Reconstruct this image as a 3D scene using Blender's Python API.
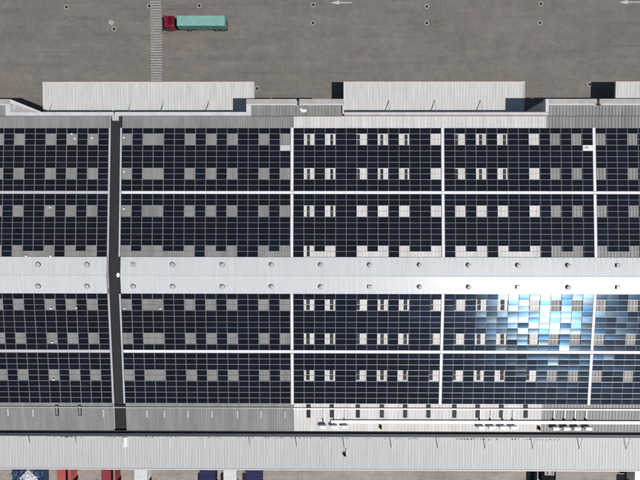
import bpy, bmesh, math, random
from mathutils import Matrix, Vector
random.seed(7)
S = bpy.context.scene
for o in list(bpy.data.objects): bpy.data.objects.remove(o)
C = S.collection

# ------------------------------------------------------------ camera
FPX = 444.0; HC = 97.5
P_, Q_, R_ = -0.03265703, 0.00506757, 0.00101609
ROT = (Matrix.Rotation(R_, 3, 'Z') @ Matrix.Rotation(Q_, 3, 'Y') @ Matrix.Rotation(P_, 3, 'X'))
cam_d = bpy.data.cameras.new('camera'); cam = bpy.data.objects.new('camera', cam_d); C.objects.link(cam)
cam.matrix_world = Matrix.Translation((0, 0, HC)) @ ROT.to_4x4()
cam_d.sensor_fit = 'HORIZONTAL'; cam_d.sensor_width = 36; cam_d.lens = 36 * FPX / 640
cam_d.clip_start = 1; cam_d.clip_end = 3000
S.camera = cam
# ------------------------------------------------------------ sky, sun, exposure
SUN = Vector((0.508, -0.303, 1.0)).normalized()
world = bpy.data.worlds.new('World'); S.world = world; world.use_nodes = True
wn = world.node_tree; bg = wn.nodes['Background']
sky = wn.nodes.new('ShaderNodeTexSky'); sky.sky_type = 'NISHITA'; sky.sun_disc = False
sky.sun_elevation = math.asin(SUN.z); sky.sun_rotation = math.atan2(SUN.x, SUN.y)
sky.air_density = 1.0; sky.dust_density = 0.6
wn.links.new(sky.outputs[0], bg.inputs[0]); bg.inputs[1].default_value = 0.05
sl = bpy.data.lights.new('sun', 'SUN'); sl.energy = 3.9; sl.angle = math.radians(0.53); sl.color = (1, 0.965, 0.92)
so = bpy.data.objects.new('sun', sl); C.objects.link(so)
so.rotation_euler = SUN.to_track_quat('Z', 'Y').to_euler(); so.location = (60, -40, 110)
S.view_settings.view_transform = 'Standard'; S.view_settings.look = 'None'
S.view_settings.exposure = 0.0; S.view_settings.gamma = 1.0; S.view_settings.use_curve_mapping = False

# ------------------------------------------------------------ roof geometry constants and pixel helper
YR, ZR, SL = -9.5, 14.3, 0.061
TH = math.atan(SL)
def rz(y): return ZR - SL * abs(y - YR)
def px(u, v, z=None):
    """photo pixel -> point on the level z, or on the main roof when z is None"""
    d = ROT @ Vector(((u - 320) / FPX, -(v - 240) / FPX, -1))
    zz = 13.5 if z is None else z
    for _ in range(6):
        p = d * ((zz - HC) / d.z)
        if z is not None: break
        zz = rz(p.y)
    return Vector((p.x, p.y, zz))

# ------------------------------------------------------------ materials
def srgb(r, g, b):
    f = lambda c: (c / 12.92 if c <= 0.04045 else ((c + 0.055) / 1.055) ** 2.4)
    return (f(r / 255), f(g / 255), f(b / 255))
def mat(name, col, rough=0.6, var=0.12, scale=0.6, metal=0.0, streak=None, spec=0.5, bump=0.0, rnd=0.0, fine=0.0):
    """painted / weathered surface: noise-varied colour; streak=(sx,sy,sz) stretches it"""
    m = bpy.data.materials.new(name); m.use_nodes = True
    nt = m.node_tree; b = nt.nodes['Principled BSDF']; L = nt.links
    b.inputs['Roughness'].default_value = rough; b.inputs['Metallic'].default_value = metal
    b.inputs['Specular IOR Level'].default_value = spec
    geo = nt.nodes.new('ShaderNodeNewGeometry'); mp = nt.nodes.new('ShaderNodeMapping')
    L.new(geo.outputs['Position'], mp.inputs[0])
    if streak: mp.inputs['Scale'].default_value = streak
    n = nt.nodes.new('ShaderNodeTexNoise'); n.inputs['Scale'].default_value = scale; n.inputs['Detail'].default_value = 7
    n.inputs['Roughness'].default_value = 0.62
    L.new(mp.outputs[0], n.inputs['Vector'])
    mr = nt.nodes.new('ShaderNodeMapRange'); L.new(n.outputs['Fac'], mr.inputs[0])
    mr.inputs[1].default_value = 0.3; mr.inputs[2].default_value = 0.7
    mr.inputs[3].default_value = 1 - var; mr.inputs[4].default_value = 1 + var * 0.6
    fac = mr.outputs[0]
    if fine:
        n2 = nt.nodes.new('ShaderNodeTexNoise'); n2.inputs['Scale'].default_value = 5; n2.inputs['Detail'].default_value = 4
        L.new(geo.outputs['Position'], n2.inputs['Vector'])
        m2 = nt.nodes.new('ShaderNodeMapRange'); L.new(n2.outputs['Fac'], m2.inputs[0])
        m2.inputs[1].default_value = 0.3; m2.inputs[2].default_value = 0.7; m2.inputs[3].default_value = 1 - fine; m2.inputs[4].default_value = 1 + fine
        k = nt.nodes.new('ShaderNodeMath'); k.operation = 'MULTIPLY'; L.new(fac, k.inputs[0]); L.new(m2.outputs[0], k.inputs[1]); fac = k.outputs[0]
    if rnd:
        oi = nt.nodes.new('ShaderNodeObjectInfo'); m3 = nt.nodes.new('ShaderNodeMapRange'); L.new(oi.outputs['Random'], m3.inputs[0])
        m3.inputs[3].default_value = 1 - rnd; m3.inputs[4].default_value = 1 + rnd
        k = nt.nodes.new('ShaderNodeMath'); k.operation = 'MULTIPLY'; L.new(fac, k.inputs[0]); L.new(m3.outputs[0], k.inputs[1]); fac = k.outputs[0]
    vm = nt.nodes.new('ShaderNodeVectorMath'); vm.operation = 'SCALE'; vm.inputs[0].default_value = col
    L.new(fac, vm.inputs['Scale']); L.new(vm.outputs[0], b.inputs['Base Color'])
    if bump:
        bp = nt.nodes.new('ShaderNodeBump'); bp.inputs['Strength'].default_value = bump; bp.inputs['Distance'].default_value = 0.1
        L.new(n.outputs['Fac'], bp.inputs['Height']); L.new(bp.outputs[0], b.inputs['Normal'])
    return m

M = {}
STR = (1, 0.12, 1)
M['roof_grey'] = mat('weathered grey roof sheet', (0.25, 0.248, 0.243), 0.55, 0.26, 0.7, streak=STR, fine=0.06)
M['roof_white'] = mat('white painted roof sheet', (0.62, 0.605, 0.585), 0.55, 0.2, 0.8, streak=STR, fine=0.03)
M['annex'] = mat('dull grey annex roof sheet', (0.24, 0.235, 0.22), 0.6, 0.34, 0.8, streak=STR, fine=0.08)
M['ridge'] = mat('pale coated ridge sheet', (0.585, 0.605, 0.625), 0.34, 0.09, 0.9, streak=(1.6, 0.1, 1), bump=0.05)
M['canopy'] = mat('pale grey canopy sheet', (0.475, 0.49, 0.488), 0.55, 0.13, 1.3, streak=(2.2, 0.12, 1), fine=0.03)
M['canopy_n'] = mat('off white canopy sheet', (0.55, 0.555, 0.54), 0.55, 0.2, 1.3, streak=(2.4, 0.12, 1), fine=0.03)
M['coping'] = mat('white metal coping', (0.58, 0.585, 0.60), 0.45, 0.12, 0.7)
M['coping_old'] = mat('stained pale coping', (0.40, 0.385, 0.375), 0.6, 0.2, 0.9)
M['walk'] = mat('white walkway grating', (0.76, 0.76, 0.78), 0.5, 0.08, 1.2)
M['walk_grey'] = mat('grey walkway grating', (0.50, 0.51, 0.545), 0.55, 0.1, 1.2)  # plain grey, a darker tone than the white grating
M['wall'] = mat('pale cladding', (0.45, 0.46, 0.47), 0.6, 0.1, 0.4)
M['gutter'] = mat('gutter shade black', (0.008, 0.008, 0.009), 0.8, 0.2, 1)  # shade inside the box gutter painted in as near-black
M['slate'] = mat('slate grey gutter edge', (0.045, 0.05, 0.062), 0.6, 0.15, 0.7)
M['charcoal'] = mat('charcoal felt', (0.020, 0.022, 0.025), 0.8, 0.25, 0.8, streak=(2, 0.2, 1))
M['brownblack'] = mat('dark brown felt', (0.020, 0.019, 0.015), 0.85, 0.25, 0.8)
M['dark'] = mat('dark opening', (0.009, 0.009, 0.010), 0.8, 0.2, 1, spec=.1)
M['smoke'] = mat('smoked skylight pane', (0.03, 0.032, 0.038), 0.6, 0.2, 2, rnd=0.5, spec=.25)
M['frp'] = mat('white fibreglass strip', (0.55, 0.55, 0.53), 0.4, 0.1, 2)
M['alu'] = mat('aluminium rail', (0.42, 0.43, 0.45), 0.4, 0.08, 2, metal=0.3)
M['frame'] = mat('anodised panel frame', (0.215, 0.225, 0.245), 0.6, 0.1, 2, spec=0.2)
M['rod'] = mat('white painted steel rod', (0.6, 0.6, 0.6), 0.5, 0.05, 2)
M['tray'] = mat('white cable tray', (0.82, 0.82, 0.82), 0.45, 0.04, 2)
M['box'] = mat('white enamel casing', (0.80, 0.80, 0.80), 0.4, 0.04, 2)
M['vent'] = mat('ventilator metal', (0.42, 0.43, 0.44), 0.4, 0.1, 3)
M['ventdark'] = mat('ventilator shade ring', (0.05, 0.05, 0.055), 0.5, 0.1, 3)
M['paint'] = mat('worn white road paint', (0.34, 0.33, 0.31), 0.7, 0.3, 1.4)
M['paint_arrow'] = mat('white road paint', (0.52, 0.51, 0.49), 0.7, 0.35, 1.6)
M['iron'] = mat('cast iron', (0.012, 0.012, 0.012), 0.7, 0.2, 3)
M['collar'] = mat('pale concrete collar', (0.36, 0.345, 0.325), 0.8, 0.15, 3)
M['tyre'] = mat('tyre rubber', (0.012, 0.012, 0.012), 0.85, 0.1, 3)
M['rim'] = mat('steel rim', (0.3, 0.3, 0.3), 0.4, 0.1, 3)
M['chassis'] = mat('black chassis steel', (0.014, 0.014, 0.014), 0.8, 0.2, 3, spec=.1)
M['glass'] = mat('dark vehicle glass', (0.01, 0.012, 0.014), 0.08, 0.05, 1)
M['crimson'] = mat('crimson cab paint', (0.26, 0.006, 0.03), 0.3, 0.08, 1)
M['crimson2'] = mat('deep crimson paint', (0.10, 0.004, 0.012), 0.3, 0.1, 1)
M['teal'] = mat('teal tarpaulin', (0.19, 0.40, 0.36), 0.5, 0.14, 0.9)
M['teal_side_shade'] = mat('shade darkened teal side', (0.10, 0.25, 0.215), 0.5, 0.12, 0.8)  # teal darkened in the colour for the side's slant to the sun
M['red'] = mat('faded red paint', (0.42, 0.085, 0.075), 0.55, 0.16, 1)
M['red2'] = mat('dark red paint', (0.26, 0.03, 0.045), 0.5, 0.14, 1)
M['pink'] = mat('sun bleached rail', (0.45, 0.2, 0.2), 0.5, 0.1, 1)
M['white'] = mat('white vehicle paint', (0.62, 0.64, 0.65), 0.35, 0.05, 1)
M['navy'] = mat('navy tarpaulin', (0.020, 0.017, 0.078), 0.6, 0.25, 1, spec=.25)
M['bluetarp'] = mat('dark blue tarpaulin', (0.018, 0.045, 0.12), 0.5, 0.55, 2.4, bump=0.6)
M['plastic'] = mat('white crumpled plastic', (0.62, 0.60, 0.68), 0.4, 0.3, 2.2, bump=0.8)
M['greyveh'] = mat('grey vehicle paint', (0.2, 0.2, 0.2), 0.4, 0.1, 1)
M['yellow'] = mat('yellow paint', (0.6, 0.45, 0.06), 0.5, 0.1, 1)
M['lamp'] = mat('lamp lens', (0.7, 0.65, 0.5), 0.2, 0.02, 1)

def mat_panel():
    m = bpy.data.materials.new('dark photovoltaic glass'); m.use_nodes = True
    nt = m.node_tree; b = nt.nodes['Principled BSDF']; L = nt.links
    tc = nt.nodes.new('ShaderNodeTexCoord'); oi = nt.nodes.new('ShaderNodeObjectInfo')
    br = nt.nodes.new('ShaderNodeTexBrick'); br.offset = 0
    br.inputs['Scale'].default_value = 1; br.inputs['Mortar Size'].default_value = 0.005; br.inputs['Mortar Smooth'].default_value = 0.3
    br.inputs['Brick Width'].default_value = 0.164; br.inputs['Row Height'].default_value = 0.166
    L.new(tc.outputs['Object'], br.inputs['Vector'])
    cr = nt.nodes.new('ShaderNodeValToRGB'); L.new(oi.outputs['Random'], cr.inputs[0])
    e = cr.color_ramp; e.interpolation = 'LINEAR'
    e.elements[0].position = 0; e.elements[0].color = (0.0085, 0.0092, 0.0108, 1)
    e.elements[1].position = 1; e.elements[1].color = (0.0105, 0.0122, 0.019, 1)
    x = e.elements.new(0.5); x.color = (0.0075, 0.0080, 0.0125, 1)
    g0 = nt.nodes.new('ShaderNodeNewGeometry'); nz = nt.nodes.new('ShaderNodeTexNoise'); nz.inputs['Scale'].default_value = 0.09; nz.inputs['Detail'].default_value = 5
    L.new(g0.outputs['Position'], nz.inputs['Vector'])
    rp = nt.nodes.new('ShaderNodeValToRGB'); L.new(nz.outputs['Fac'], rp.inputs[0])            # dust film: warmer and cooler areas
    q = rp.color_ramp; q.elements[0].position = .36; q.elements[0].color = (1.0, .92, .95, 1); q.elements[1].position = .66; q.elements[1].color = (.78, .95, 1.25, 1)
    mu = nt.nodes.new('ShaderNodeMixRGB'); mu.blend_type = 'MULTIPLY'; mu.inputs[0].default_value = 1; L.new(cr.outputs[0], mu.inputs[1]); L.new(rp.outputs[0], mu.inputs[2])
    L.new(mu.outputs[0], br.inputs['Color1']); L.new(mu.outputs[0], br.inputs['Color2'])
    br.inputs['Mortar'].default_value = (0.03, 0.032, 0.04, 1)
    L.new(br.outputs['Color'], b.inputs['Base Color'])
    b.inputs['Roughness'].default_value = 0.34; b.inputs['Specular IOR Level'].default_value = 0.05
    b.inputs['Specular Tint'].default_value = (0.3, 0.55, 1, 1)
    gl = nt.nodes.new('ShaderNodeBsdfGlossy'); gl.distribution = 'BECKMANN'; gl.inputs['Roughness'].default_value = 0.185
    hs = nt.nodes.new('ShaderNodeValToRGB'); ml = nt.nodes.new('ShaderNodeMath'); ml.operation = 'FRACT'; mk = nt.nodes.new('ShaderNodeMath'); mk.operation = 'MULTIPLY'; mk.inputs[1].default_value = 17.3
    L.new(oi.outputs['Random'], mk.inputs[0]); L.new(mk.outputs[0], ml.inputs[0]); L.new(ml.outputs[0], hs.inputs[0])
    hs.color_ramp.elements[0].color = (0.14, 0.42, 0.85, 1); hs.color_ramp.elements[1].color = (0.62, 0.85, 1, 1); L.new(hs.outputs[0], gl.inputs['Color'])
    fr = nt.nodes.new('ShaderNodeFresnel'); fr.inputs['IOR'].default_value = 1.235
    ms = nt.nodes.new('ShaderNodeMixShader'); L.new(fr.outputs[0], ms.inputs[0]); L.new(b.outputs[0], ms.inputs[1]); L.new(gl.outputs[0], ms.inputs[2])
    L.new(ms.outputs[0], nt.nodes['Material Output'].inputs['Surface'])
    return m
M['pv'] = mat_panel()

def mat_yard(name, c0, c1, c2, sc, joint=(6.2, 5.2), jd=0.9):
    m = bpy.data.materials.new(name); m.use_nodes = True
    nt = m.node_tree; b = nt.nodes['Principled BSDF']; L = nt.links
    b.inputs['Roughness'].default_value = 0.85; b.inputs['Specular IOR Level'].default_value = 0.3
    g = nt.nodes.new('ShaderNodeNewGeometry')
    def noise(scale, st=(1, 1, 1), det=6, rg=0.6, dist=0.0):
        mp = nt.nodes.new('ShaderNodeMapping'); mp.inputs['Scale'].default_value = st; L.new(g.outputs['Position'], mp.inputs[0])
        n = nt.nodes.new('ShaderNodeTexNoise'); n.inputs['Scale'].default_value = scale; n.inputs['Detail'].default_value = det
        n.inputs['Roughness'].default_value = rg; n.inputs['Distortion'].default_value = dist
        L.new(mp.outputs[0], n.inputs['Vector']); return n.outputs['Fac']
    def rng(sock, a, b_, c, d):
        r = nt.nodes.new('ShaderNodeMapRange'); L.new(sock, r.inputs[0])
        for i, v in enumerate((a, b_, c, d)): r.inputs[i + 1].default_value = v
        return r.outputs[0]
    def mix(t, f, a, b_):
        x = nt.nodes.new('ShaderNodeMixRGB'); x.blend_type = t
        for i, s in ((0, f), (1, a), (2, b_)):
            if hasattr(s, 'node'): L.new(s, x.inputs[i])
            else: x.inputs[i].default_value = s
        return x.outputs[0]
    base = mix('MIX', rng(noise(sc), 0.35, 0.65, 0, 1), (*c0, 1), (*c1, 1))
    base = mix('MIX', rng(noise(sc * 2.3, (1, 1.9, 1), 8, 0.66, 0.4), 0.5, 0.72, 0, 0.8), base, (*c2, 1))
    base = mix('MULTIPLY', 1.0, base, rng(noise(0.16, (0.35, 2.2, 1), 7, 0.7), 0.3, 0.7, 0.84, 1.10))
    base = mix('MULTIPLY', 1.0, base, rng(noise(0.9, (1, 1, 1), 8, 0.75), 0.3, 0.7, 0.90, 1.08))
    base = mix('MULTIPLY', 1.0, base, rng(noise(0.055, (0.6, 2.4, 1), 5, 0.6, 0.8), 0.58, 0.70, 1.0, 0.74))
    base = mix('MULTIPLY', 1.0, base, rng(noise(0.35, (1, 1, 1), 9, 0.8), 0.35, 0.65, 0.86, 1.12))
    base = mix('MIX', rng(noise(0.045, (1, 1.3, 1), 7, 0.7, 0.6), 0.52, 0.70, 0, 0.5), base, (c0[0] * .72, c0[1] * .78, c0[2] * .76, 1))
    base = mix('MULTIPLY', 1.0, base, rng(noise(0.5, (0.04, 3.0, 1), 5, 0.6), 0.56, 0.66, 1.0, 0.9))
    base = mix('MULTIPLY', 1.0, base, rng(noise(0.5, (3.2, 0.05, 1), 5, 0.6), 0.58, 0.68, 1.0, 0.92))
    base = mix('MULTIPLY', 1.0, base, rng(noise(0.8, (1, 1, 1), 3, 0.5, 0.3), 0.70, 0.76, 1.0, 0.6))
    br = nt.nodes.new('ShaderNodeTexBrick'); br.offset = 0; L.new(g.outputs['Position'], br.inputs['Vector'])
    br.inputs['Scale'].default_value = 1; br.inputs['Brick Width'].default_value = joint[0]; br.inputs['Row Height'].default_value = joint[1]
    br.inputs['Mortar Size'].default_value = 0.05; br.inputs['Mortar Smooth'].default_value = 0.5
    br.inputs['Color1'].default_value = (1, 1, 1, 1); br.inputs['Color2'].default_value = (0.955, 0.955, 0.96, 1); br.inputs['Mortar'].default_value = (jd, jd, jd, 1)
    base = mix('MULTIPLY', 1.0, base, br.outputs['Color'])
    L.new(base, b.inputs['Base Color'])
    return m
M['yard'] = mat_yard('stained yard concrete', (0.193, 0.171, 0.154), (0.176, 0.168, 0.150), (0.158, 0.135, 0.123), 0.035)
M['apron'] = mat_yard('pale dock concrete', (0.37, 0.335, 0.295), (0.32, 0.29, 0.26), (0.27, 0.235, 0.205), 0.12, (4.5, 6.0), 0.8)
M['earth'] = mat_yard('dull paved ground', (0.17, 0.16, 0.145), (0.15, 0.145, 0.13), (0.13, 0.12, 0.11), 0.03)

# ------------------------------------------------------------ mesh helpers
class MB:
    def __init__(s): s.v = []; s.f = []; s.m = []
    def add(s, vs, fs, mi=0):
        n = len(s.v); s.v += [tuple(v) for v in vs]; s.f += [tuple(i + n for i in f) for f in fs]; s.m += [mi] * len(fs); return s
    def box(s, x0, x1, y0, y1, z0, z1, mi=0):
        vs = [(x, y, z) for z in (z0, z1) for y in (y0, y1) for x in (x0, x1)]
        return s.add(vs, [(0, 2, 3, 1), (4, 5, 7, 6), (0, 1, 5, 4), (2, 6, 7, 3), (0, 4, 6, 2), (1, 3, 7, 5)], mi)
    def prism(s, pts, z0, z1, mi=0):
        """closed plan outline (ccw) extruded upwards; z values may be functions of y"""
        a = z0 if callable(z0) else (lambda y: z0); b = z1 if callable(z1) else (lambda y: z1)
        n = len(pts); vs = [(x, y, a(y)) for x, y in pts] + [(x, y, b(y)) for x, y in pts]
        fs = [tuple(range(n - 1, -1, -1)), tuple(range(n, 2 * n))] + [(i, (i + 1) % n, n + (i + 1) % n, n + i) for i in range(n)]
        return s.add(vs, fs, mi)
    def slopebox(s, x0, x1, y0, y1, dz0, dz1, mi=0):
        """box that lies on the main roof slope; dz above the sheet"""
        vs = [(x, y, rz(y) + d) for d in (dz0, dz1) for y in (y0, y1) for x in (x0, x1)]
        return s.add(vs, [(0, 2, 3, 1), (4, 5, 7, 6), (0, 1, 5, 4), (2, 6, 7, 3), (0, 4, 6, 2), (1, 3, 7, 5)], mi)
    def ribbed(s, x0, x1, ys, zf, pitch, h, top, foot, th=0.06, mi=0):
        """profiled sheet: trapezoid ribs along y, with an under-sheet and closed edges"""
        n = max(1, round((x1 - x0) / pitch)); p = (x1 - x0) / n; prof = []
        for i in range(n):
            a = x0 + i * p
            prof += [(a, 0), (a + p - 2 * foot - top, 0), (a + p - foot - top, h), (a + p - foot, h)]
        prof.append((x1, 0)); k = len(prof)
        vs = [(x, y, zf(y) + d) for y in ys for x, d in prof]
        fs = [(j * k + i, j * k + i + 1, (j + 1) * k + i + 1, (j + 1) * k + i) for j in range(len(ys) - 1) for i in range(k - 1)]
        s.add(vs, fs, mi)
        y0, y1 = ys[0], ys[-1]
        return s.add([(x0, y0, zf(y0) - th), (x1, y0, zf(y0) - th), (x1, y1, zf(y1) - th), (x0, y1, zf(y1) - th),
                      (x0, y0, zf(y0)), (x1, y0, zf(y0)), (x1, y1, zf(y1)), (x0, y1, zf(y1))],
                     [(3, 2, 1, 0), (0, 1, 5, 4), (1, 2, 6, 5), (2, 3, 7, 6), (3, 0, 4, 7)], mi)
    def tube(s, a, b, r, n=8, mi=0, r2=None):
        a = Vector(a); b = Vector(b); d = (b - a).normalized(); u = d.orthogonal().normalized(); w = d.cross(u); r2 = r if r2 is None else r2
        vs = [a + (u * math.cos(t) + w * math.sin(t)) * r for t in [2 * math.pi * i / n for i in range(n)]]
        vs += [b + (u * math.cos(t) + w * math.sin(t)) * r2 for t in [2 * math.pi * i / n for i in range(n)]]
        return s.add(vs, [(i, (i + 1) % n, n + (i + 1) % n, n + i) for i in range(n)] + [tuple(range(n - 1, -1, -1)), tuple(range(n, 2 * n))], mi)
    def lathe(s, prof, n=16, o=(0, 0, 0), mi=0):
        vs = [(o[0] + r * math.cos(2 * math.pi * i / n), o[1] + r * math.sin(2 * math.pi * i / n), o[2] + z) for r, z in prof for i in range(n)]
        fs = [(j * n + i, j * n + (i + 1) % n, (j + 1) * n + (i + 1) % n, (j + 1) * n + i) for j in range(len(prof) - 1) for i in range(n)]
        fs += [tuple(range((len(prof) - 1) * n, len(prof) * n)), tuple(range(n - 1, -1, -1))]
        return s.add(vs, fs, mi)
    def mesh(s, name, mats):
        me = bpy.data.meshes.new(name); me.from_pydata(s.v, [], s.f); me.update()
        for m in (mats if isinstance(mats, (list, tuple)) else [mats]): me.materials.append(M[m] if isinstance(m, str) else m)
        me.polygons.foreach_set('material_index', s.m)
        bm = bmesh.new(); bm.from_mesh(me); bmesh.ops.recalc_face_normals(bm, faces=bm.faces); bm.to_mesh(me); bm.free()
        return me
    def build(s, name, mats, parent=None, loc=None, bevel=0.0, smooth=False):
        o = bpy.data.objects.new(name, s.mesh(name, mats)); C.objects.link(o)
        if parent is not None: o.parent = parent
        if loc is not None: o.location = loc
        if bevel:
            b = o.modifiers.new('bevel', 'BEVEL'); b.width = bevel; b.segments = 2; b.limit_method = 'ANGLE'
        if smooth: o.data.shade_smooth()
        return o
def inst(name, me, parent, loc, rot=(0, 0, 0)):
    o = bpy.data.objects.new(name, me); C.objects.link(o); o.parent = parent; o.location = loc; o.rotation_euler = rot; return o
def tag(o, label, cat, group=None):
    o['label'] = label; o['category'] = cat
    if group: o['group'] = group
    return o
def thing(name, label, cat, loc=(0, 0, 0), rotz=0.0, group=None):
    o = bpy.data.objects.new(name, None); C.objects.link(o); o.location = loc; o.rotation_euler = (0, 0, rotz); o.empty_display_size = 0.3
    return tag(o, label, cat, group)
def struct(o): o['kind'] = 'structure'; return o

# ============================================================ ground
struct(MB().box(-900, 900, -900, 900, -0.5, -0.012).build('ground', 'earth'))
yard = struct(MB().box(-200, 200, 15, 190, -0.2, 0.0).build('loading_yard', 'yard'))
apron = struct(MB().box(-200, 200, -190, -33, -0.2, 0.0).build('dock_apron', 'apron'))
# zebra strip painted across the yard
a, b = px(150.6, 40, 0), px(161.8, 40, 0)
y0 = px(155, 88, 0).y; y1 = px(155, -14, 0).y
stripe = MB().box(-(b.x - a.x) / 2, (b.x - a.x) / 2, -0.13, 0.13, 0, 0.004).mesh('stripe', 'paint')
y = y0
while y < y1:
    o = inst('stripe', stripe, yard, ((a.x + b.x) / 2 + random.uniform(-.03, .03), y, 0.001)); y += 0.56
def arrow(u0, u1, v, wide):
    a, b = px(u0, v, 0), px(u1, v, 0); L_ = b.x - a.x; w = wide
    MB().prism([(a.x, a.y), (a.x + 1.9, a.y - w), (a.x + 1.9, a.y - w * .25), (b.x, a.y - w * .2), (b.x, a.y + w * .2), (a.x + 1.9, a.y + w * .25), (a.x + 1.9, a.y + w)], 0.0, 0.005).build('arrow', 'paint_arrow', yard)
arrow(330.5, 352, 2.6, 0.42)
arrow(619, 641, 2.2, 0.42)
# manholes
ML = 'round iron manhole cover with pale collar set in the open yard concrete'
def manhole(u, v, label=ML, group='manhole covers in the yard', s=1.0):
    p = px(u, v, 0); t = thing('manhole', label, 'manhole', (p.x, p.y, 0), group=group)
    n = 24; ro, ri = 0.50 * s, 0.33 * s; mb = MB()
    ring = [[(r * math.cos(2 * math.pi * i / n), r * math.sin(2 * math.pi * i / n), z) for i in range(n)] for r, z in ((ro, 0), (ro, .014), (ri, .014), (ri, 0))]
    mb.add(sum(ring, []), [(j * n + i, j * n + (i + 1) % n, (j + 1) * n + (i + 1) % n, (j + 1) * n + i) for j in range(3) for i in range(n)])
    mb.build('collar', 'collar', t)
    MB().lathe([(ri - .02, 0), (ri - .02, .008), (ri * .5, .009), (ri * .45, .006), (.02, .006)], 20).build('cover', 'iron', t)
for u, v in ((66.5, 7), (149.3, 6), (313.3, 4.7), (313, 23), (426.7, 6.5), (426.7, 23), (541, 3.8), (540, 22.8)): manhole(u, v)
manhole(67, 23.3, 'small plain manhole cover without a bright collar in the yard', None, 0.62)
manhole(114, 29, 'manhole cover beside a pale splash on the yard concrete', None)
manhole(199.3, 5.7, 'manhole cover beside the teal trailer truck', None)
manhole(257, 88.5, 'manhole cover at the corner of a white canopy', None)
manhole(589.8, 84.4, 'manhole cover half in canopy shade beside the roof coping', None)
p = px(111, 22.5, 0)
MB().prism([(p.x + math.cos(t) * .75 * random.uniform(.6, 1.1), p.y + math.sin(t) * .6 * random.uniform(.6, 1.1)) for t in [i * math.pi / 6 for i in range(12)]], 0, 0.003).build('pale_splash', 'collar', yard)

# ============================================================ warehouses
XG0, XG1 = -40.45, -38.05          # the sunken strip between the two roofs
XL, XR = -96.0, 96.0
XW0, XW1 = -5.45, 42.45            # white bay of the east roof
YN, YS = 20.72, -39.95             # eave lines of the main slopes
B1X = px(10.2, 105, 12.8).x; B2L, B2R, B3L = -14.4, 4.08, 42.06
YREC, YBMP = 21.45, 23.9
west = thing('warehouse', 'grey roofed warehouse wing beyond the dark sunken strip between roofs', 'warehouse', (-68, YR, 0))
east = thing('warehouse', 'long warehouse with a white roofed bay between two grey roofed bays', 'warehouse', (28, YR, 0))
def wp(mb, name, mats, par, **k):
    o = mb.build(name, mats, par, **k); o.matrix_parent_inverse = Matrix.Translation(-par.location); return o
# walls (cladding with panel joints)
def walls(par, pts):
    mb = MB().prism(pts, 0.0, 12.05)
    wp(mb, 'wall', 'wall', par)
    mb = MB()
    n = len(pts)
    for i in range(n):
        a = Vector((*pts[i], 0)); b = Vector((*pts[(i + 1) % n], 0)); d = (b - a).normalized(); nn = Vector((d.y, -d.x, 0))
        q = a.copy(); L_ = (b - a).length; t = 1.0
        while t < L_ - .5:
            c = a + d * t
            e = c + nn * .04; w = d * .04
            mb.add([c - w, c + w, e + w, e - w, *[v + Vector((0, 0, 11.9)) for v in (c - w, c + w, e + w, e - w)]],
                   [(0, 1, 5, 4), (1, 2, 6, 5), (2, 3, 7, 6), (3, 0, 4, 7), (4, 5, 6, 7)]); t += 1.2
    wp(mb, 'cladding_rib', 'wall', par)
walls(west, [(XL, -40.75), (XG0 - .1, -40.75), (XG0 - .1, 21.35), (B1X, 21.35), (B1X, 23.75), (XL, 23.75)])
walls(east, [(XG1 + .1, -40.75), (XR, -40.75), (XR, 23.75), (B3L + .1, 23.75), (B3L + .1, 21.35), (B2R - .1, 21.35), (B2R - .1, 23.75), (B2L + .1, 23.75), (B2L + .1, 21.35), (XG1 + .1, 21.35)])
# main roof sheets
def sheets(par, x0, x1, m, pitch, h):
    wp(MB().ribbed(x0, x1, [YR + .4, (YN + YR) / 2, YN], rz, pitch, h, 0.09, 0.05), 'roof_sheet', m, par)
    wp(MB().ribbed(x0, x1, [YS, (YS + YR) / 2, YR - .4], rz, pitch, h, 0.09, 0.05), 'roof_sheet', m, par)
sheets(west, XL, XG0, 'roof_grey', 0.47, 0.06)
sheets(east, XG1, XW0 - .01, 'roof_grey', 0.47, 0.06)
sheets(east, XW0 + .01, XW1 - .01, 'roof_white', 0.66, 0.035)
sheets(east, XW1 + .01, XR, 'roof_grey', 0.62, 0.065)
# ridge caps with round ventilators
def cap(par, x0, x1):
    y0, y1 = -5.95, -12.85
    mb = MB(); n = max(2, round((x1 - x0) / 1.0)); xs = [x0 + (x1 - x0) * i / n for i in range(n + 1)]
    pr = [(y0, .0), (y0, .20), (YR + .12, .26), (YR, .30), (YR - .12, .26), (y1, .20), (y1, .0)]
    vs = [(x, y, rz(y) + d) for x in xs for y, d in pr]; k = len(pr)
    fs = [(i * k + j, (i + 1) * k + j, (i + 1) * k + j + 1, i * k + j + 1) for i in range(n) for j in range(k - 1)]
    mb.add(vs, fs + [tuple(range(k)), tuple(n * k + j for j in range(k - 1, -1, -1))])
    x = x0 + 1.0
    while x < x1 - .3:                                        # standing seams every metre
        for ya, yb in ((y0 - .02, YR + .15), (YR - .15, y1 + .02)):
            mb.add([(xx, yy, rz(yy) + d) for d in (.19, .238 ) for yy in (ya, yb) for xx in (x - .012, x + .012)],
                   [(4, 5, 7, 6), (0, 1, 5, 4), (2, 6, 7, 3), (0, 4, 6, 2), (1, 3, 7, 5)])
        x += 1.0
    return wp(mb, 'ridge_cap', 'ridge', par)
capW = cap(west, XL, XG0 - .15); capE = cap(east, XG1 + .12, XR)
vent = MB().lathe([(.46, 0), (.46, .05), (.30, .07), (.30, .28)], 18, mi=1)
vent.lathe([(.24, .28), (.42, .30), (.43, .36), (.30, .44), (.10, .48), (.03, .485)], 18, mi=0)
vent_me = vent.mesh('ventilator', ['vent', 'ventdark']); 
v2 = MB().box(-.42, .42, -.36, .36, 0, .06, 0).box(-.32, .32, -.28, .28, .06, .3, 1).box(-.4, .4, -.34, .34, .3, .36, 0)
vent_sq = v2.mesh('ventilator', ['vent', 'ventdark'])
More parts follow.
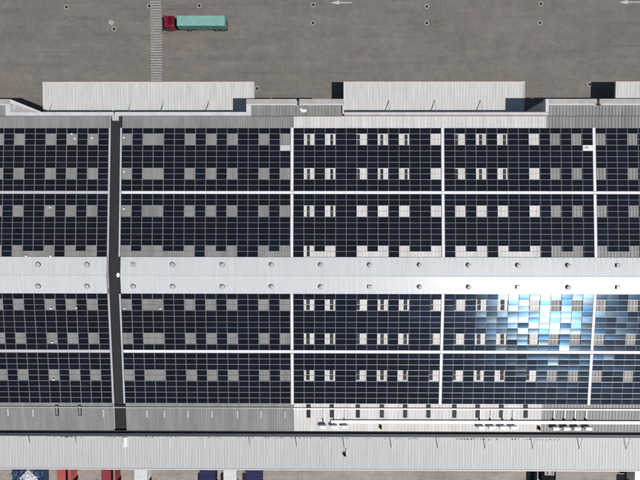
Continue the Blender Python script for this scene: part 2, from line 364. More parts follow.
for i, u in enumerate((39.3, 88, 134, 173.3, 222.9, 271.8, 321, 369.8, 419.5, 468.3, 517.5, 567.4, 617)):
    for j, v in enumerate((265, 286.6)):
        p = px(u, v + (u - 320) * .002); capo = capW if p.x < XG0 else capE; par = west if p.x < XG0 else east
        o = inst('ventilator', vent_sq if (i, j) in ((2, 0), (7, 1), (12, 0), (12, 1), (10, 1)) else vent_me, capo, (p.x, p.y, p.z + .2), (TH if p.y < YR else -TH, 0, 0))
        o.matrix_parent_inverse = Matrix.Identity(4); o.location = Vector(o.location)
# white inspection hood on the dark strip at the ridge is built with the strip below

# parapets and annex roofs (yard side)
ZP0, ZP1 = 11.9, 12.85
def coping(par, x0, x1, y0, y1, m='coping', z1=ZP1, name='parapet'):
    return wp(MB().box(x0, x1, y0, y1, ZP0, z1), name, m, par, bevel=0.03)
coping(west, B1X - .9, px(113.3, 113, 12.85).x, 20.78, YREC)
coping(west, XL, B1X, 23.0, YBMP, 'coping_old', 12.82); coping(west, XL, B1X - .92, 22.72, 22.98, 'coping', 12.9, 'flashing')
coping(west, B1X - .9, B1X, YREC + .01, 22.98, 'coping', 12.86)
coping(east, px(115, 113, 12.85).x, B2L + .9, 20.78, YREC)
coping(east, B2L, B2L + .9, YREC + .01, 22.98, 'coping', 12.86)
coping(east, B2L, -4.9, 23.0, YBMP, 'coping_old', 12.82); coping(east, -4.4, B2R, 23.0, YBMP, 'coping_old', 12.82)
coping(east, B2L + .92, -4.9, 22.72, 22.98, 'coping', 12.9, 'flashing'); coping(east, -4.4, B2R - .1, 22.72, 22.98, 'coping', 12.9, 'flashing')
coping(east, B2R - .32, B2R, YREC - .3, 22.70, 'coping', 12.84)
coping(east, B2R, B3L + .5, 20.78, YREC, 'coping_old', 12.84); coping(east, B2R + .2, B3L + .4, 21.0, 21.28, 'coping', 12.92, 'flashing')
coping(east, B3L, B3L + .55, YREC + .01, YBMP, 'coping', 12.86)
coping(east, B3L + .56, 51.7, 23.0, YBMP, 'coping_old', 12.82); coping(east, 52.2, XR, 23.0, YBMP, 'coping_old', 12.82)
coping(east, B3L + .56, 51.2, 22.72, 22.98, 'coping', 12.9, 'flashing'); coping(east, 52.4, XR, 22.72, 22.98, 'coping', 12.9, 'flashing')
za = lambda y: 12.40 - .02 * (y - 20.7)
for par, x0, x1, m in ((west, XL, B1X - .92, 'annex'), (east, B2L + .92, B2R - .34, 'annex'), (east, B3L + .57, XR, 'roof_grey')):
    wp(MB().ribbed(x0, x1, [YN + .05, 22.70], za, 0.62 if x1 > 0 else .5, 0.08, .09, .05), 'annex_roof', m, par)
    wp(MB().box(x0, x1, YN - .03, YN + .045, 12.3, 12.56), 'lap_trim', 'slate', par)
# slanted corner of the west annex
A_, B_, C_ = px(10.2, 99, 12.7), px(42, 110.3, 12.6), px(12, 112, 12.6)
tri = [(B1X + .02, YBMP - .05), (B1X + .02, YREC + .02), (B_.x, YREC + .02)]
wp(MB().prism(tri, 9.0, 12.1), 'corner_roof', 'coping_old', west)
dv = Vector((B_.x - B1X, YREC - YBMP, 0)).normalized(); nv = Vector((dv.y, -dv.x, 0))
if nv.y > 0: nv = -nv
q0 = Vector((B1X + .02, YBMP - .02, 0)); q1 = Vector((B_.x, YREC + .05, 0))
w = nv * .75
wp(MB().prism([tuple(v.xy) for v in (q0, q0 + w * 1.02, q1 + w * .35 + dv * -.2, q1)], 9.0, 12.8), 'slanted_parapet', 'coping', west)
# gutter on the long canopy side
for par, x0, x1 in ((west, XL, XG1 - .01), (east, XG1, XR)):
    wp(MB().box(x0, x1, -40.5, YS - .02, 11.9, 12.06), 'gutter_bed', 'gutter', par)
    wp(MB().box(x0, x1, YS - .02, YS + .03, 11.6, rz(YS) - .07), 'gutter_back', 'gutter', par)
    wp(MB().box(x0, x1, -41.12, -40.5, 11.3, 12.42), 'gutter_edge', 'slate', par, bevel=0.02)
# dark sunken strip between the two roofs
strip = thing('roof_trench', 'dark charcoal sunken strip separating the two warehouse roofs', 'roof trench', ((XG0 + XG1) / 2, YR, 12))
def sp(mb, name, m): o = mb.build(name, m, strip); o.matrix_parent_inverse = Matrix.Translation(-strip.location); return o
vs = []
mb = MB(); ys = [-34.9, YR, 20.4]
mb.add([(x, y, rz(y) - .55) for y in ys for x in (XG0 - .05, XG1 + .05)], [(0, 1, 3, 2), (2, 3, 5, 4)])
mb.add([(x, y, rz(y) - .65) for y in ys for x in (XG0 - .05, XG1 + .05)], [(0, 2, 3, 1), (2, 4, 5, 3)])
sp(mb, 'trench_bed', 'charcoal')
mb = MB().add([(x, y, rz(y) - .5 - d) for d in (0, .12) for y in (YS + .02, -34.95) for x in (XG0 - .05, XG1 + .05)],
              [(0, 1, 3, 2), (4, 6, 7, 5), (0, 4, 5, 1), (2, 3, 7, 6), (0, 2, 6, 4), (1, 5, 7, 3)])
sp(mb, 'trench_end', 'brownblack')
for yy in (-6.6, -12.5, -34.7): sp(MB().add([(x, y, rz(y) - d) for d in (.52, .47) for y in (yy, yy + .09) for x in (XG0, XG1)],
              [(0, 2, 3, 1), (4, 5, 7, 6), (0, 1, 5, 4), (2, 6, 7, 3), (0, 4, 6, 2), (1, 3, 7, 5)]), 'cross_seam', 'slate')
p = px(118.3, 275, 13.9)
sp(MB().prism([(p.x + .28 * math.cos(i * math.pi / 6), p.y + .45 * math.sin(i * math.pi / 6)) for i in range(12)], 13.7, 14.05), 'inspection_hood', 'box')
for k in range(3):
    sp(MB().box(XG0 + .55 + k * .42, XG0 + .8 + k * .42, 19.9, 20.9, 12.0, 12.62), 'vent_louvre', 'coping')
sp(MB().box(XG0 + .3, XG1 - .3, 19.6, 21.1, 11.6, 12.3), 'vent_base', 'charcoal')

# edge flashings along the strip, walkways
def walk(par, x0, x1, y0, y1, m, z=.13, name='walkway'):
    mb = MB().slopebox(x0, x1, y0, y1, .085, z)
    return wp(mb, name, m, par)
AY = {'A': (18.45, 11, 1.087), 'B': (5.92, 11, 1.080), 'C': (-12.87, 10, 1.089), 'D': (-24.38, 9, 1.107)}
walk(west, XG0 - .02, XG0 + .20, -5.9, 18.5, 'walk_grey', .16, 'edge_flashing'); walk(west, XG0 - .02, XG0 + .20, -34.4, -12.9, 'walk_grey', .16, 'edge_flashing')
walk(east, XG1 - .30, XG1 - .03, -5.9, 18.5, 'walk_grey', .16, 'edge_flashing'); walk(east, XG1 - .30, XG1 - .03, -34.4, -12.9, 'walk_grey', .16, 'edge_flashing')
for x in (-5.72, 22.74, 51.28):
    for y0, y1 in ((6.53, 18.55), (-5.93, 5.88), (-23.72, -12.9), (-34.5, -24.42)):
        # treads, each about four metres long
        n = 3; L_ = (y1 - y0) / n
        for k in range(n): walk(east, x - .24, x + .24, y0 + k * L_ + .01, y0 + (k + 1) * L_ - .01, 'walk', .17)
for par, x0, x1, m in ((west, -72.6, -40.5, 'walk_grey'), (east, -38.0, -5.45, 'walk'), (east, -5.44, 22.48, 'walk'), (east, 22.5, 51.03, 'walk'), (east, 51.05, 79.6, 'walk')):
    for y0, y1 in ((5.97, 6.45), (-24.33, -23.8)):
        n = round((x1 - x0) / 4.0); L_ = (x1 - x0) / n
        for k in range(n): walk(par, x0 + k * L_ + .01, x0 + (k + 1) * L_ - .01, y0, y1, m, .15)

# ============================================================ solar arrays
PW, PH = 1.945, 1.058
def panel_mesh():
    mb = MB(); a, b, f, f2, h, g = PW / 2, PH / 2, .034, .02, .04, .034
    o = [(-a, -b), (a, -b), (a, b), (-a, b)]; i = [(-a + f, -b + f2), (a - f, -b + f2), (a - f, b - f2), (-a + f, b - f2)]
    mb.add([(x, y, 0) for x, y in o] + [(x, y, h) for x, y in o] + [(x, y, h) for x, y in i] + [(x, y, g - .012) for x, y in i],
           [(3, 2, 1, 0)] + [(k, (k + 1) % 4, 4 + (k + 1) % 4, 4 + k) for k in range(4)] + [(4 + k, 4 + (k + 1) % 4, 8 + (k + 1) % 4, 8 + k) for k in range(4)] + [(8 + k, 8 + (k + 1) % 4, 12 + (k + 1) % 4, 12 + k) for k in range(4)], 0)
    # the glass sags a few millimetres between its long edges
    ys = [-1, -.6, -.2, .2, .6, 1]; bb = b - f2
    mb.add([(x, t * bb, g - .0045 * (1 - t * t)) for t in ys for x in (-a + f, a - f)], [(2 * k, 2 * k + 1, 2 * k + 3, 2 * k + 2) for k in range(5)], 1)
    me = mb.mesh('solar_panel', ['frame', 'pv'])
    me.polygons.foreach_set('use_smooth', [p.material_index == 1 for p in me.polygons])
    return me
PME = panel_mesh()
def opens(n, cols): return {c for c in cols if c < n}
BL = [  # x0, columns, pitch, open columns, row-10 panels of section B, parent x test, description
    (-40.52 - 16 * 2.0, 16, 2.0, {14, 12, 10, 7, 5, 3, 0}, {15, 11, 6, 2, 1}, 'on the grey wing past the dark strip'),
    (-38.05, 16, 2.002, {0, 2, 3, 6, 8, 10, 13, 15}, {7, 11, 12}, 'on the grey bay beside the dark strip'),
    (-5.44, 14, 1.993, {1, 3, 6, 8, 10, 13}, {0, 4, 5, 9}, 'on the all-white bay'),
    (23.03, 14, 1.999, {1, 3, 5, 8, 10, 12}, {0, 4, 9, 13}, 'on the half-white bay'),
    (51.55, 14, 2.0, {0, 3, 5, 7, 10, 12}, {4, 6, 9}, 'on the grey bay past the half-white bay'),
]
OPENROWS = {'A': (1, 2, 7, 8), 'B': (2, 3, 9), 'C': (1, 2, 7, 8), 'D': (3, 4)}
railm = {}
prng = random.Random(21)
for bi, (x0, nc, pw, op, row10, desc) in enumerate(BL):
    for s, (yt, nr, ph) in AY.items():
        sgn = -TH if yt > YR else TH
        xm, ym = x0 + nc * pw / 2, yt - nr * ph / 2
        lab = 'solar array ' + desc + ', ' + {'A': 'at yard eave', 'B': 'below ridge, yard side', 'C': 'below ridge, lorry side', 'D': 'above long canopy'}[s]
        if bi == 3 and s == 'C': lab = 'sun-glinting solar array of pale blue flashing panels just below the ridge'
        ar = thing('solar_array', lab, 'solar array', (xm, ym, rz(ym)), group='solar arrays covering the warehouse roofs')
        for r in range(nr):
            yc = yt - (r + .5) * ph
            for c in range(nc):
                if r in OPENROWS[s] and c in op: continue
                if s == 'B' and r == 10 and c not in row10: continue
                if s == 'A' and r == 3 and (bi, c) in ((1, 15), (3, 13)): continue
                xc = x0 + (c + .5) * pw
                o = inst('solar_panel', PME, ar, (xc - xm, yc - ym, rz(yc) + .13 - rz(ym)),
                         (sgn + prng.gauss(0, .0115), prng.gauss(0, .0095), prng.gauss(0, .0012)))
        W = nc * pw
        if W not in railm: railm[W] = MB().box(-W / 2, W / 2, -.022, .022, -.03, .03).mesh('mounting_rail', 'alu')
        for r in range(1, nr):
            yc = yt - r * ph
            inst('mounting_rail', railm[W], ar, (0, yc - ym, rz(yc) + .115 - rz(ym)), (sgn, 0, 0))
        if s == 'B':
            inst('mounting_rail', railm[W], ar, (0, -nr * ph / 2, rz(yt - nr * ph) + .115 - rz(ym)), (sgn, 0, 0))
# white hatches set into two arrays
for xc, dk in ((-38.05 + 15.5 * 2.002, 0), (23.03 + 13.5 * 1.999, 1)):
    yc = 18.45 - 3.5 * 1.087
    mb = MB().slopebox(xc - .93, xc + .93, yc - .5, yc + .5, .06, .3)
    if dk: mb.slopebox(xc - .62, xc + .1, yc - .12, yc + .34, .29, .33, 1)
    wp(mb, 'roof_hatch', ['coping' if not dk else 'walk', 'vent'], east)

# ============================================================ skylights
pane = MB().box(-.3, .3, -.47, .47, 0, .07).mesh('skylight', 'smoke')
pane_s = MB().box(-.24, .24, -.46, .46, 0, .07).mesh('skylight', 'smoke')
def pane_at(me, u, v, du=0):
    p = px(u, v); o = inst('skylight', me, east, (p.x, p.y, p.z + .05), (TH if p.y < YR else -TH, 0, 0))
    o.location = (p.x - east.location.x, p.y - east.location.y, p.z + .075)
AX = (308.7, 331.9, 358.6, 381.9, 406.2, None, 456.6, 480.6, 504.5, None)
DX = (308.2, 331.8, 358.2, 382.3, 405.6, 431.5, 454.6, 479.0, 502.5, 528.0)
for u in AX:
    if u:
        for v in (137.2, 142.6, 171.6, 177): pane_at(pane_s, u, v)
for u, vs in ((308.4, (208.6, 214.2, 248.5, 254)), (332, (208.6, 214.2))):
    for v in vs: pane_at(pane_s, u, v)
for i, u in enumerate(DX):
    for v in (301.8, 307.4, 336, 341.4, 372, 377.4): pane_at(pane, u - (v - 300) * .008 * (1 if u > 400 else .3), v + (u - 320) * .0012)
ep = MB().box(-.36, .36, -.75, .75, 0, .09).mesh('skylight', 'smoke'); es = MB().box(-.38, .38, -.32, .32, 0, .12).mesh('skylight', 'smoke')
for u in (308.7, 332, 358, 382, 405.3, 428.5, 454.5, 477.7, 501.3, 525.6):
    pane_at(ep, u, 413.6 + (u - 320) * .0015); pane_at(es, u, 406.0 + (u - 320) * .001)
# white fibreglass strips on the grey lorry-side eave
fs_ = MB().box(-.11, .11, -.75, .75, 0, .1).mesh('skylight_strip', 'frp')
fr_ = MB().box(-.32, .32, -1.05, 1.05, .03, .10, 0).box(-.18, .18, -.9, .9, .10, .13, 1).mesh('skylight', ['dark', 'roof_grey'])
for u, v in ((8.5, 412), (33.5, 412.5), (104, 413), (147.3, 413.5), (164.7, 413.5), (188, 413.5), (212, 413.5), (237.5, 414), (261, 414), (285, 414)):
    p = px(u, v); par = west if p.x < XG0 else east
    inst('skylight_strip', fs_, par, (p.x - par.location.x, p.y - YR, p.z + .07), (TH, 0, 0))
for u in (57.3, 80.3):
    p = px(u, 410); inst('skylight', fr_, west, (p.x - west.location.x, p.y - YR, p.z + .07), (TH, 0, 0))
pipe = MB().tube((0, 0, 0), (0, 0, .35), .09, 8).box(-.16, .16, -.14, .14, .35, .42).mesh('vent_pipe', 'walk')
for u, v in ((76, 139), (73, 134.5), (93, 138.5), (77.5, 307.5), (52.3, 308), (53.5, 342), (55, 379), (51.5, 207.5), (27.5, 256), (51.8, 256), (124.7, 138), (125, 172), (124.8, 209), (125.6, 308), (161, 308.5)):
    p = px(u, v); par = west if p.x < XG0 else east
    inst('vent_pipe', pipe, par, (p.x - par.location.x, p.y - YR, p.z + .05))
# paint splash on the annex
p = px(303.5, 111, 12.47)
pts = [(p.x + math.cos(t) * random.uniform(.2, .95), p.y + math.sin(t) * random.uniform(.2, .8)) for i, t in enumerate([k * math.pi / 6 for k in range(12)])]
wp(MB().prism(pts, 12.40, 12.51), 'paint_splash', 'walk', east)

# ============================================================ loading canopies
def canopy(label, x0, x1, yw, yo, z, rods, m, zu, yl):
    """sheet roof on a slab, hung from the wall on rods"""
    t = thing('loading_canopy', label, 'canopy', ((x0 + x1) / 2, yo, 0), group='loading canopies hung from the warehouse walls')
    def cp(mb, name, mm): o = mb.build(name, mm, t); o.matrix_parent_inverse = Matrix.Translation(-t.location); return o
    d = 1 if yo > yw else -1; zf = lambda y: z + .012 * abs(y - yw)
    ys = sorted((yw + d * .05, yo - d * .25))
    cp(MB().ribbed(x0 + .15, x1 - .15, ys, zf, .62, .028, .08, .06, .25), 'roof_sheet', m)
    ya, yb = sorted((yo - d * .25, yo))
    cp(MB().box(x0, x1, ya, yb, z - .25, zf(yo) + .1), 'fascia', 'coping_edge')
    for xa, xb in ((x0, x0 + .15), (x1 - .15, x1)):
        cp(MB().box(xa, xb, ys[0], ys[1], z - .25, zf(yo) + .09), 'edge_trim', 'coping_edge')
    for x in rods:
        r = cp(MB().tube((x, yl, zf(yl) + .05), (x, yw, zu), .075, 8), 'tie_rod', 'rod')
    x = x0 + 2.3
    while x < x1 - 1:                                         # beams under the sheet
        cp(MB().box(x - .1, x + .1, min(ys), max(ys), z - .6, z - .26), 'beam', 'wall'); x += 9.35
    return t
M['coping_edge'] = mat('pale canopy edge trim', (0.60, 0.56, 0.53), 0.5, 0.1, 1)
ZN, ZS = 4.5, 6.0
yN = px(320, 82, ZN).y; yS = px(320, 469.9, ZS).y
rx = lambda us, v, z: [px(u, v, z).x for u in us]
ylN = px(320, 100.2, ZN).y; ylS = px(320, 448, ZS).y
cw = px(43.3, 96, ZN).x
canopy('white yard canopy crossing in front of the dark roof strip', cw, px(254.3, 90, ZN).x, 21.45, yN, ZN, rx((53, 95.5, 132, 164.5, 209.5), 100, ZN), 'canopy_n', 7.2, ylN)
canopy('white yard canopy in front of the white roofed bay', B2R + .3, B3L - .3, 21.45, yN, ZN, rx((389, 434.7, 480.3), 100, ZN), 'canopy_n', 7.2, ylN)
canopy('white yard canopy in front of the grey bay beyond the part-white arrays', px(615.2, 90, ZN).x, XR, 23.95, yN, ZN, [70, 80], 'canopy_n', 7.2, 26.9)
canopy('very long pale canopy over the lorry dock', XL, XR, -41.15, yS, ZS, rx((31, 77.3, 124, 171, 204.8, 251, 297.3, 344.5, 391.4, 437.7, 485, 532.7, 579, 625.7), 449, ZS), 'canopy', 8.25, ylS)
# small things on the long canopy
p = px(126, 441.8, 6.1)
t = thing('cable_box', 'slim white box lying on the long canopy', 'box', p)
MB().box(-.3, .3, -1.0, 1.0, .07, .22).build('casing', 'box', t); MB().box(-.36, -.3, -1.05, 1.05, .07, .3).build('side_rail', 'coping_edge', t)
p = px(345, 453, 6.1)
t = thing('flood_lamp', 'dark lamp housing standing on the long canopy', 'lamp', p)
MB().tube((.1, .3, 0), (.1, .3, 1.0), .05).build('post', 'rod', t)
MB().box(-.32, .22, -.5, .1, .06, .5).build('housing', 'dark', t, bevel=.03); MB().box(.24, .36, -.45, .9, .07, .3).build('bracket', 'box', t)

# ============================================================ cable trays and inverters on the lorry-side eave
def tray(label, u0, u1, v0, v1, wdt, h, z):
    a, b = px(u0, v0), px(u1, v1); y = (a.y + b.y) / 2
    t = thing('cable_tray', label, 'cable tray', ((a.x + b.x) / 2, y, rz(y)))
    def cp(mb, name, mm): o = mb.build(name, mm, t); o.matrix_parent_inverse = Matrix.Translation(-t.location); return o
    cp(MB().slopebox(a.x, b.x, y - wdt / 2, y + wdt / 2, z, z + h), 'tray_cover', 'tray' if u0 > 200 else 'walk_grey')
    x = a.x + .8
    while x < b.x: cp(MB().slopebox(x - .06, x + .06, y - wdt / 2 - .06, y + wdt / 2 + .06, .02, z - .002), 'foot', 'alu'); x += 4.6
tray('thin grey cable tray crossing the grey eaves over the dark strip', -30, 291, 406.9, 407.2, .13, .1, .16)
tray('thin white cable tray along the lower edge of the arrays', 293, 660, 408.3, 409.2, .26, .12, .16)
tray('broad white cable tray running beside the inverter boxes', 331, 660, 420.6, 422.6, .62, .16, .2)
a = px(300, 419); 
GI = 'inverter boxes on the lorry-side eave'
TRIO = ('outermost of the trio at the end of the broad tray', 'middle one of the trio at the end of the broad tray', 'inmost of the trio, towards the yellow and brown post')
ORD = ('first', 'second', 'third', 'fourth')
def inverter(u, v, which):
    p = px(u, v); t = thing('inverter', 'white inverter box, ' + which, 'inverter', (p.x, p.y, p.z), group=GI)
    MB().box(-.62, .62, -.30, .26, .42, 1.0).build('casing', 'box', t, bevel=.05)
    MB().box(-.5, .5, .265, .34, .5, .92).build('heat_sink', 'vent', t)
    for x in (-.5, .5): MB().box(x - .04, x + .04, -.2, .2, .0, .418).build('leg', 'alu', t)
    MB().box(-.05, .05, .28, 1.0, .28, .36).build('cable', 'dark', t)
def duct(u, which):
    a, b = px(u, 409.8), px(u, 419.6); w = .11 if u < 540 else .19
    t = thing('riser_duct', 'white duct at inverter, ' + which, 'duct', (a.x, (a.y + b.y) / 2, rz((a.y + b.y) / 2)), group='ducts between the two cable trays')
    for mb, n, m in ((MB().slopebox(a.x - w / 2, a.x + w / 2, b.y, a.y, .09, .2), 'duct_cover', 'tray'), (MB().slopebox(a.x - w - .06, a.x + w - .1, b.y - .02, b.y + .25, .08, .3), 'junction', 'dark')):
        o = mb.build(n, m, t); o.matrix_parent_inverse = Matrix.Translation(-t.location)
for u, du, w in zip((323.3, 334, 344.6), (323.5, 334.5, 345), TRIO): inverter(u, 424.9, w); duct(du, w)
for k, (u, du) in enumerate(((512, 512.8), (501.3, 503), (490.5, 490.7), (480, 480))):
    w = ORD[k] + ' from the black and yellow post, on white roofing'; inverter(u, 425.8, w); duct(du, w)
for k, (u, du) in enumerate(((553.8, 553.8), (564.3, 564.6), (574.9, 575), (586, 586))):
    w = ORD[k] + ' from the black and yellow post, on grey roofing'; inverter(u, 426.8, w); duct(du, w)
for u, v, lab in ((380.7, 426.5, 'small yellow and brown post standing on white roofing'), (538.6, 427.6, 'small yellow and black post beside the inverters on grey roofing')):
    p = px(u, v); t = thing('marker_post', lab, 'post', p)
    MB().box(-.35, .35, -.4, .4, .0, .1).build('base', 'yellow', t); MB().box(-.12, .12, -.35, .35, .1, .55).build('upright', 'dark', t)

# ============================================================ vehicles (local +x is forward)
def wheel_mesh(r=.5, w=.3):
    mb = MB(); n = 18
    prof = [(r * .55, -w / 2), (r * .93, -w / 2), (r, -w / 2 + .05), (r, w / 2 - .05), (r * .93, w / 2), (r * .55, w / 2)]
    vs = [(q * math.cos(2 * math.pi * i / n), z, q * math.sin(2 * math.pi * i / n)) for q, z in prof for i in range(n)]
    mb.add(vs, [(j * n + i, j * n + (i + 1) % n, (j + 1) * n + (i + 1) % n, (j + 1) * n + i) for j in range(5) for i in range(n)], 0)
    for s in (-1, 1):
        mb.add([(r * .56 * math.cos(2 * math.pi * i / n), s * w * .4, r * .56 * math.sin(2 * math.pi * i / n)) for i in range(n)], [tuple(range(n))], 1)
        mb.tube((0, s * w * .38, 0), (0, s * w * .5, 0), .12, 10, 1)
    return mb.mesh('wheel', ['tyre', 'rim'])
WHEEL = wheel_mesh()
def cab(t, x, w, h, m, m2, ln=2.3):
    """cab-over tractor: sloped screen, roof with recessed top, deflector, mirrors; x = rear of the cab"""
    prof = [(x, .7), (x + ln, .7), (x + ln, 1.75), (x + ln - .28, h - .12), (x + ln - .5, h), (x, h)]
    mb = MB(); k = len(prof)
    for yy in (-w / 2, w / 2): mb.v += [(a, yy, z) for a, z in prof]
    mb.f += [tuple(range(k)), tuple(range(2 * k - 1, k - 1, -1))] + [(i, k + i, k + (i + 1) % k, (i + 1) % k) for i in range(k)]; mb.m += [0] * (k + 2)
    c = mb.build('cab', m, t, bevel=.16)
    MB().add([(x + ln + .012, -w * .44, 1.8), (x + ln + .012, w * .44, 1.8), (x + ln - .25, w * .42, h - .2), (x + ln - .25, -w * .42, h - .2),
              (x + ln - .05, -w * .44, 1.8), (x + ln - .05, w * .44, 1.8), (x + ln - .32, w * .42, h - .2), (x + ln - .32, -w * .42, h - .2)],
             [(0, 1, 2, 3), (7, 6, 5, 4), (0, 4, 5, 1), (1, 5, 6, 2), (2, 6, 7, 3), (3, 7, 4, 0)]).build('windscreen', 'glass', c)
    for s in (-1, 1):
        y = s * (w / 2 + .006)
        MB().box(x + .9, x + ln - .45, min(y, y - s * .03), max(y, y - s * .03), 1.75, h - .45).build('side_window', 'glass', c)
        MB().box(x + ln - .1, x + ln + .08, min(s * (w / 2 + .04), s * (w / 2 + .26)), max(s * (w / 2 + .04), s * (w / 2 + .26)), 1.7, 2.4).build('mirror', 'dark', c)
        MB().box(x + ln - .02, x + ln + .03, s * w * .36 - .22, s * w * .36 + .22, .85, 1.1).build('headlight', 'lamp', c)
    MB().box(x - .06, x - .01, -w * .46, w * .46, .75, h - .12).build('gap_dark_panel', 'chassis', c); MB().tube((x - .22, -w * .38, .8), (x - .22, -w * .38, h + .1), .07, 8).build('exhaust_stack', 'rim', c)  # dark sheet added behind the cab so the gap to the trailer reads dark
    # raised deflector on the roof
    mb = MB(); d = [(x + .12, h - .02), (x + 1.35, h - .02), (x + .45, h + .36), (x + .12, h + .36)]
    for yy in (-w * .36, w * .36): mb.v += [(a, yy, z) for a, z in d]
    mb.f += [(0, 1, 2, 3), (7, 6, 5, 4), (0, 4, 5, 1), (1, 5, 6, 2), (2, 6, 7, 3), (3, 7, 4, 0)]; mb.m += [0] * 6
    mb.build('roof_deflector', m2, c, bevel=.05)
    MB().box(x + ln - .1, x + ln + .1, -w * .48, w * .48, .45, .78).build('bumper', m2, c, bevel=.04)
def truck(name, label, loc, rotz, L_, w, z0, z1, m_top, m_side, cab_m, cab_m2, cabh=3.0, extra=None, group=None, trail_gap=.75, cat='lorry'):
    """origin below the rear of the trailer"""
    t = thing(name, label, cat, loc, rotz, group)
    MB().box(0, L_, -w / 2, w / 2, z0, z1).build('cargo_body', m_side, t, bevel=.05)
    MB().box(.06, L_ - .06, -w / 2 + .05, w / 2 - .05, z1 + .003, z1 + .05).build('roof_cover', m_top, t, bevel=.02)
    n = max(3, int(L_ / 1.25))
    for i in range(n + 1):
        x = .1 + (L_ - .2) * i / n
        for s in (-1, 1):
            y = s * (w / 2 + .003); MB().box(x - .05, x + .05, min(y, y + s * .045), max(y, y + s * .045), z0 + .05, z1 - .08).build('side_post', m_side, t)
    for i in range(1, n): x = L_ * i / n; MB().box(x - .03, x + .03, -w / 2 + .07, w / 2 - .07, z1 + .052, z1 + .075).build('roof_bow', m_top, t)
    MB().box(.2, L_ + trail_gap + 1.6, -.42, .42, .62, z0 - .003).build('chassis', 'chassis', t)
    for x in (1.0, 2.25, L_ - 2.0, L_ + trail_gap + 1.5):
        for s in (-1, 1): inst('wheel', WHEEL, t, (x, s * (w / 2 - .22), .5))
    MB().box(L_ * .42, L_ * .62, -w / 2 + .1, -w / 2 + .55, .55, 1.0).build('tool_box', 'chassis', t); MB().box(L_ * .42, L_ * .62, w / 2 - .55, w / 2 - .1, .55, 1.0).build('fuel_tank', 'rim', t)
    MB().box(-.02, .1, -w / 2, w / 2, .5, .72).build('rear_bumper', 'chassis', t)
    cab(t, L_ + trail_gap, w + .05, cabh, cab_m, cab_m2)
    if extra: extra(t)
    return t
# red and teal truck in the yard, cab towards -x
rear = px(225.2, 27.5, 1.2)
pa = px(224.8, 15.6, 3.0); pb = px(176.6, 25.4, 3.0); c0 = px(163, 22, 2.9)
Lt = pa.x - pb.x; wy = abs(pa.y - pb.y)
truck('articulated_truck', 'red cabbed truck with a long teal trailer parked in the yard', (pa.x, (pa.y + pb.y) / 2, 0), math.pi, Lt, wy + .15, 1.15, 2.95, 'teal', 'teal_side_shade', 'crimson', 'crimson2', 2.95, trail_gap=pb.x - c0.x - 2.25)
# lorries backed under the long canopy, cabs away from it
def docked(name, label, u0, u1, h, mt, ms, cm, cm2, extra=None, group=None, L_=9.5):
    a, b = px(u0, 477, h), px(u1, 477, h)
    return truck(name, label, ((a.x + b.x) / 2, -46.0, 0), -math.pi / 2, L_, b.x - a.x, 1.15, h, mt, ms, cm, cm2, 3.0, extra, group)
def rollbar(w, y, h, m2, L_=9.5):
    def f(t):
        MB().box(.1, L_ - .1, y - .22, y + .22, h + .08, h + .24).build('tarp_roller', 'dark', t)
        MB().box(.1, L_ - .1, y + (.3 if y > 0 else -.52), y + (.52 if y > 0 else -.3), h + .08, h + .14).build('side_rail', m2, t)
    return f
docked('lorry', 'faded red lorry body backed under the long canopy', 56.8, 70.6, 3.7, 'red', 'red', 'red', 'red2', rollbar(2.6, .75, 3.7, 'red'))
docked('lorry', 'dark red lorry body with black roller backed under the long canopy', 101.3, 115.2, 3.7, 'red2', 'red2', 'red2', 'crimson2', rollbar(2.6, .9, 3.7, 'pink'))
docked('lorry', 'white box lorry standing alone between dark red and navy lorries', 134.2, 146.8, 3.8, 'white', 'white', 'white', 'greyveh')
docked('lorry', 'navy sheeted lorry nearer to the red lorries, beside a white box lorry', 199.8, 214.8, 3.6, 'navy', 'navy', 'navy', 'dark')
docked('lorry', 'white box lorry parked between two navy lorries', 223.3, 236.2, 3.8, 'white', 'white', 'white', 'greyveh')
docked('lorry', 'navy sheeted lorry between a white box lorry and bare concrete', 246, 261.6, 3.6, 'navy', 'navy', 'navy', 'dark')
docked('lorry', 'white lorry backed under the long canopy past the black low-sided lorry', 634.5, 647, 3.6, 'white', 'white', 'white', 'greyveh')
# black flatbed carrying a white frame
def deck(t):
    def loop(y0, y1, x0, x1, z):
        mb = MB(); w = .14
        for a, b, c, d in ((x0, x1, y0, y0 + w), (x0, x1, y1 - w, y1), (x0, x0 + w, y0 + w, y1 - w), (x1 - w, x1, y0 + w, y1 - w)): mb.box(a, b, c, d, z, z + .25)
        mb.build('white_frame', 'box', t, bevel=.05)
    loop(-1.0, -.05, 6.95, 7.9, 2.75); loop(.05, .98, 6.95, 7.9, 2.75)
    MB().box(7.25, 7.6, -.75, -.4, 2.7, 2.95).build('load_block', 'greyveh', t); MB().box(7.25, 7.6, .3, .7, 2.7, 2.95).build('load_block', 'greyveh', t)
docked('lorry', 'black low-sided lorry carrying white square frames', 541, 556, 2.6, 'dark', 'chassis', 'dark', 'chassis', deck)
a = px(536.5, 477, 2.2)
t = thing('gas_cylinder_rack', 'narrow dark rack with a grey upright post beside the black low-sided lorry', 'rack', (a.x, a.y - .6, 0))
MB().box(-.32, .18, -2.6, 2.6, .3, 1.9).build('rack_body', 'dark', t, bevel=.04); MB().box(.25, .75, -2.5, 2.5, .3, 1.95).build('side_panel', 'greyveh', t, bevel=.04)
for s in (-1, 1): MB().box(-.2, .6, s * 2.2 - .1, s * 2.2 + .1, 0, .298).build('foot', 'chassis', t)
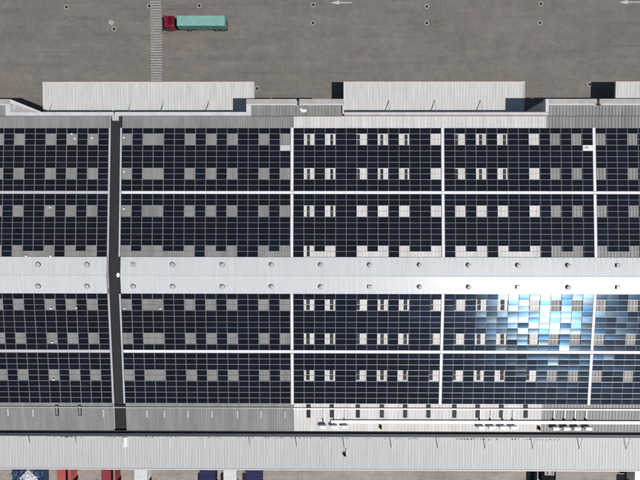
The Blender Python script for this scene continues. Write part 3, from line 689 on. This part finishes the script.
# heap of blue sheeted goods with white plastic
def heap(x0, x1, y0, y1, zb, amp, n, peak, seed):
    """crumpled sheet over goods with steep sides; peak: drawn together to one end like a tent"""
    r = random.Random(seed); mb = MB(); vs = []; xm = (x0 + x1) / 2
    f = lambda k: 0 if k == 0 else 1 if k == n else .01 + .98 * (k - 1) / (n - 2)
    for j in range(n + 1):
        for i in range(n + 1):
            x = x0 + (x1 - x0) * f(i); y = y0 + (y1 - y0) * f(j); e = min(i, n - i, j, n - j)
            if peak: x = xm + (x - xm) * max(.08, min(1, (y1 - y) / 2.6))
            z = 0 if e == 0 else zb + r.uniform(-amp, amp)
            if peak and e: z = max(.1, zb * (1.15 - 1.1 * abs(f(i) - .5) * 2)) + r.uniform(-amp, amp) * .6
            q = .16 if e > 1 else 0
            vs.append((x + r.uniform(-q, q), y + r.uniform(-q, q), z))
    k = n + 1
    mb.add(vs, [(j * k + i, j * k + i + 1, (j + 1) * k + i + 1, (j + 1) * k + i) for j in range(n) for i in range(n)])
    a, b = vs[0], vs[n]; c, d = vs[-1], vs[n * k]
    mb.add([a, b, c, d], [(3, 2, 1, 0)])
    return mb
a, b = px(11.2, 476, 2.1), px(46.2, 476, 1.0)
tag(heap(a.x, b.x, -58, -47.5, 2.1, .3, 26, False, 3).build('tarpaulin_heap', 'bluetarp'), 'heap of goods under crumpled dark blue tarpaulin by the long canopy', 'heap')
a, b = px(16, 478, 2.4), px(39.5, 478, 2.4); yp = px(29, 470.6, 3.0).y
o = heap(a.x, b.x, -59.5, yp, 1.0, .3, 24, True, 5).build('plastic_sheet', 'plastic', loc=(0, 0, 1.95))
tag(o, 'crumpled white plastic sheeting piled on the blue tarpaulin heap', 'plastic sheet')
# leaf litter caught where the long canopy meets the wall, and along the eaves
r = random.Random(11); mb = MB(); p = px(320, 437.6, 6.05)
for cl in range(46):
    xc = r.uniform(-64, 66)
    for k in range(r.randint(2, 9)):
        x = xc + k * r.uniform(.28, .5); y = p.y - .1 + r.gauss(0, .07) - (x * .003); q = r.uniform(.05, .13); z = 6.0 + .012 * abs(y + 41.15)
        mb.add([(x - q, y - q * .7, z), (x + q, y - q * .6, z), (x + q * .8, y + q * .8, z), (x - q * .7, y + q, z), (x, y, z + .07)], [(0, 1, 4), (1, 2, 4), (2, 3, 4), (3, 0, 4), (3, 2, 1, 0)])
o = mb.build('leaf_litter', 'dark'); o['kind'] = 'stuff'; tag(o, 'dark leaf litter caught along the wall side of the long canopy', 'leaf litter')
S.cycles.samples = 96
S.render.resolution_x, S.render.resolution_y = 1024, 768
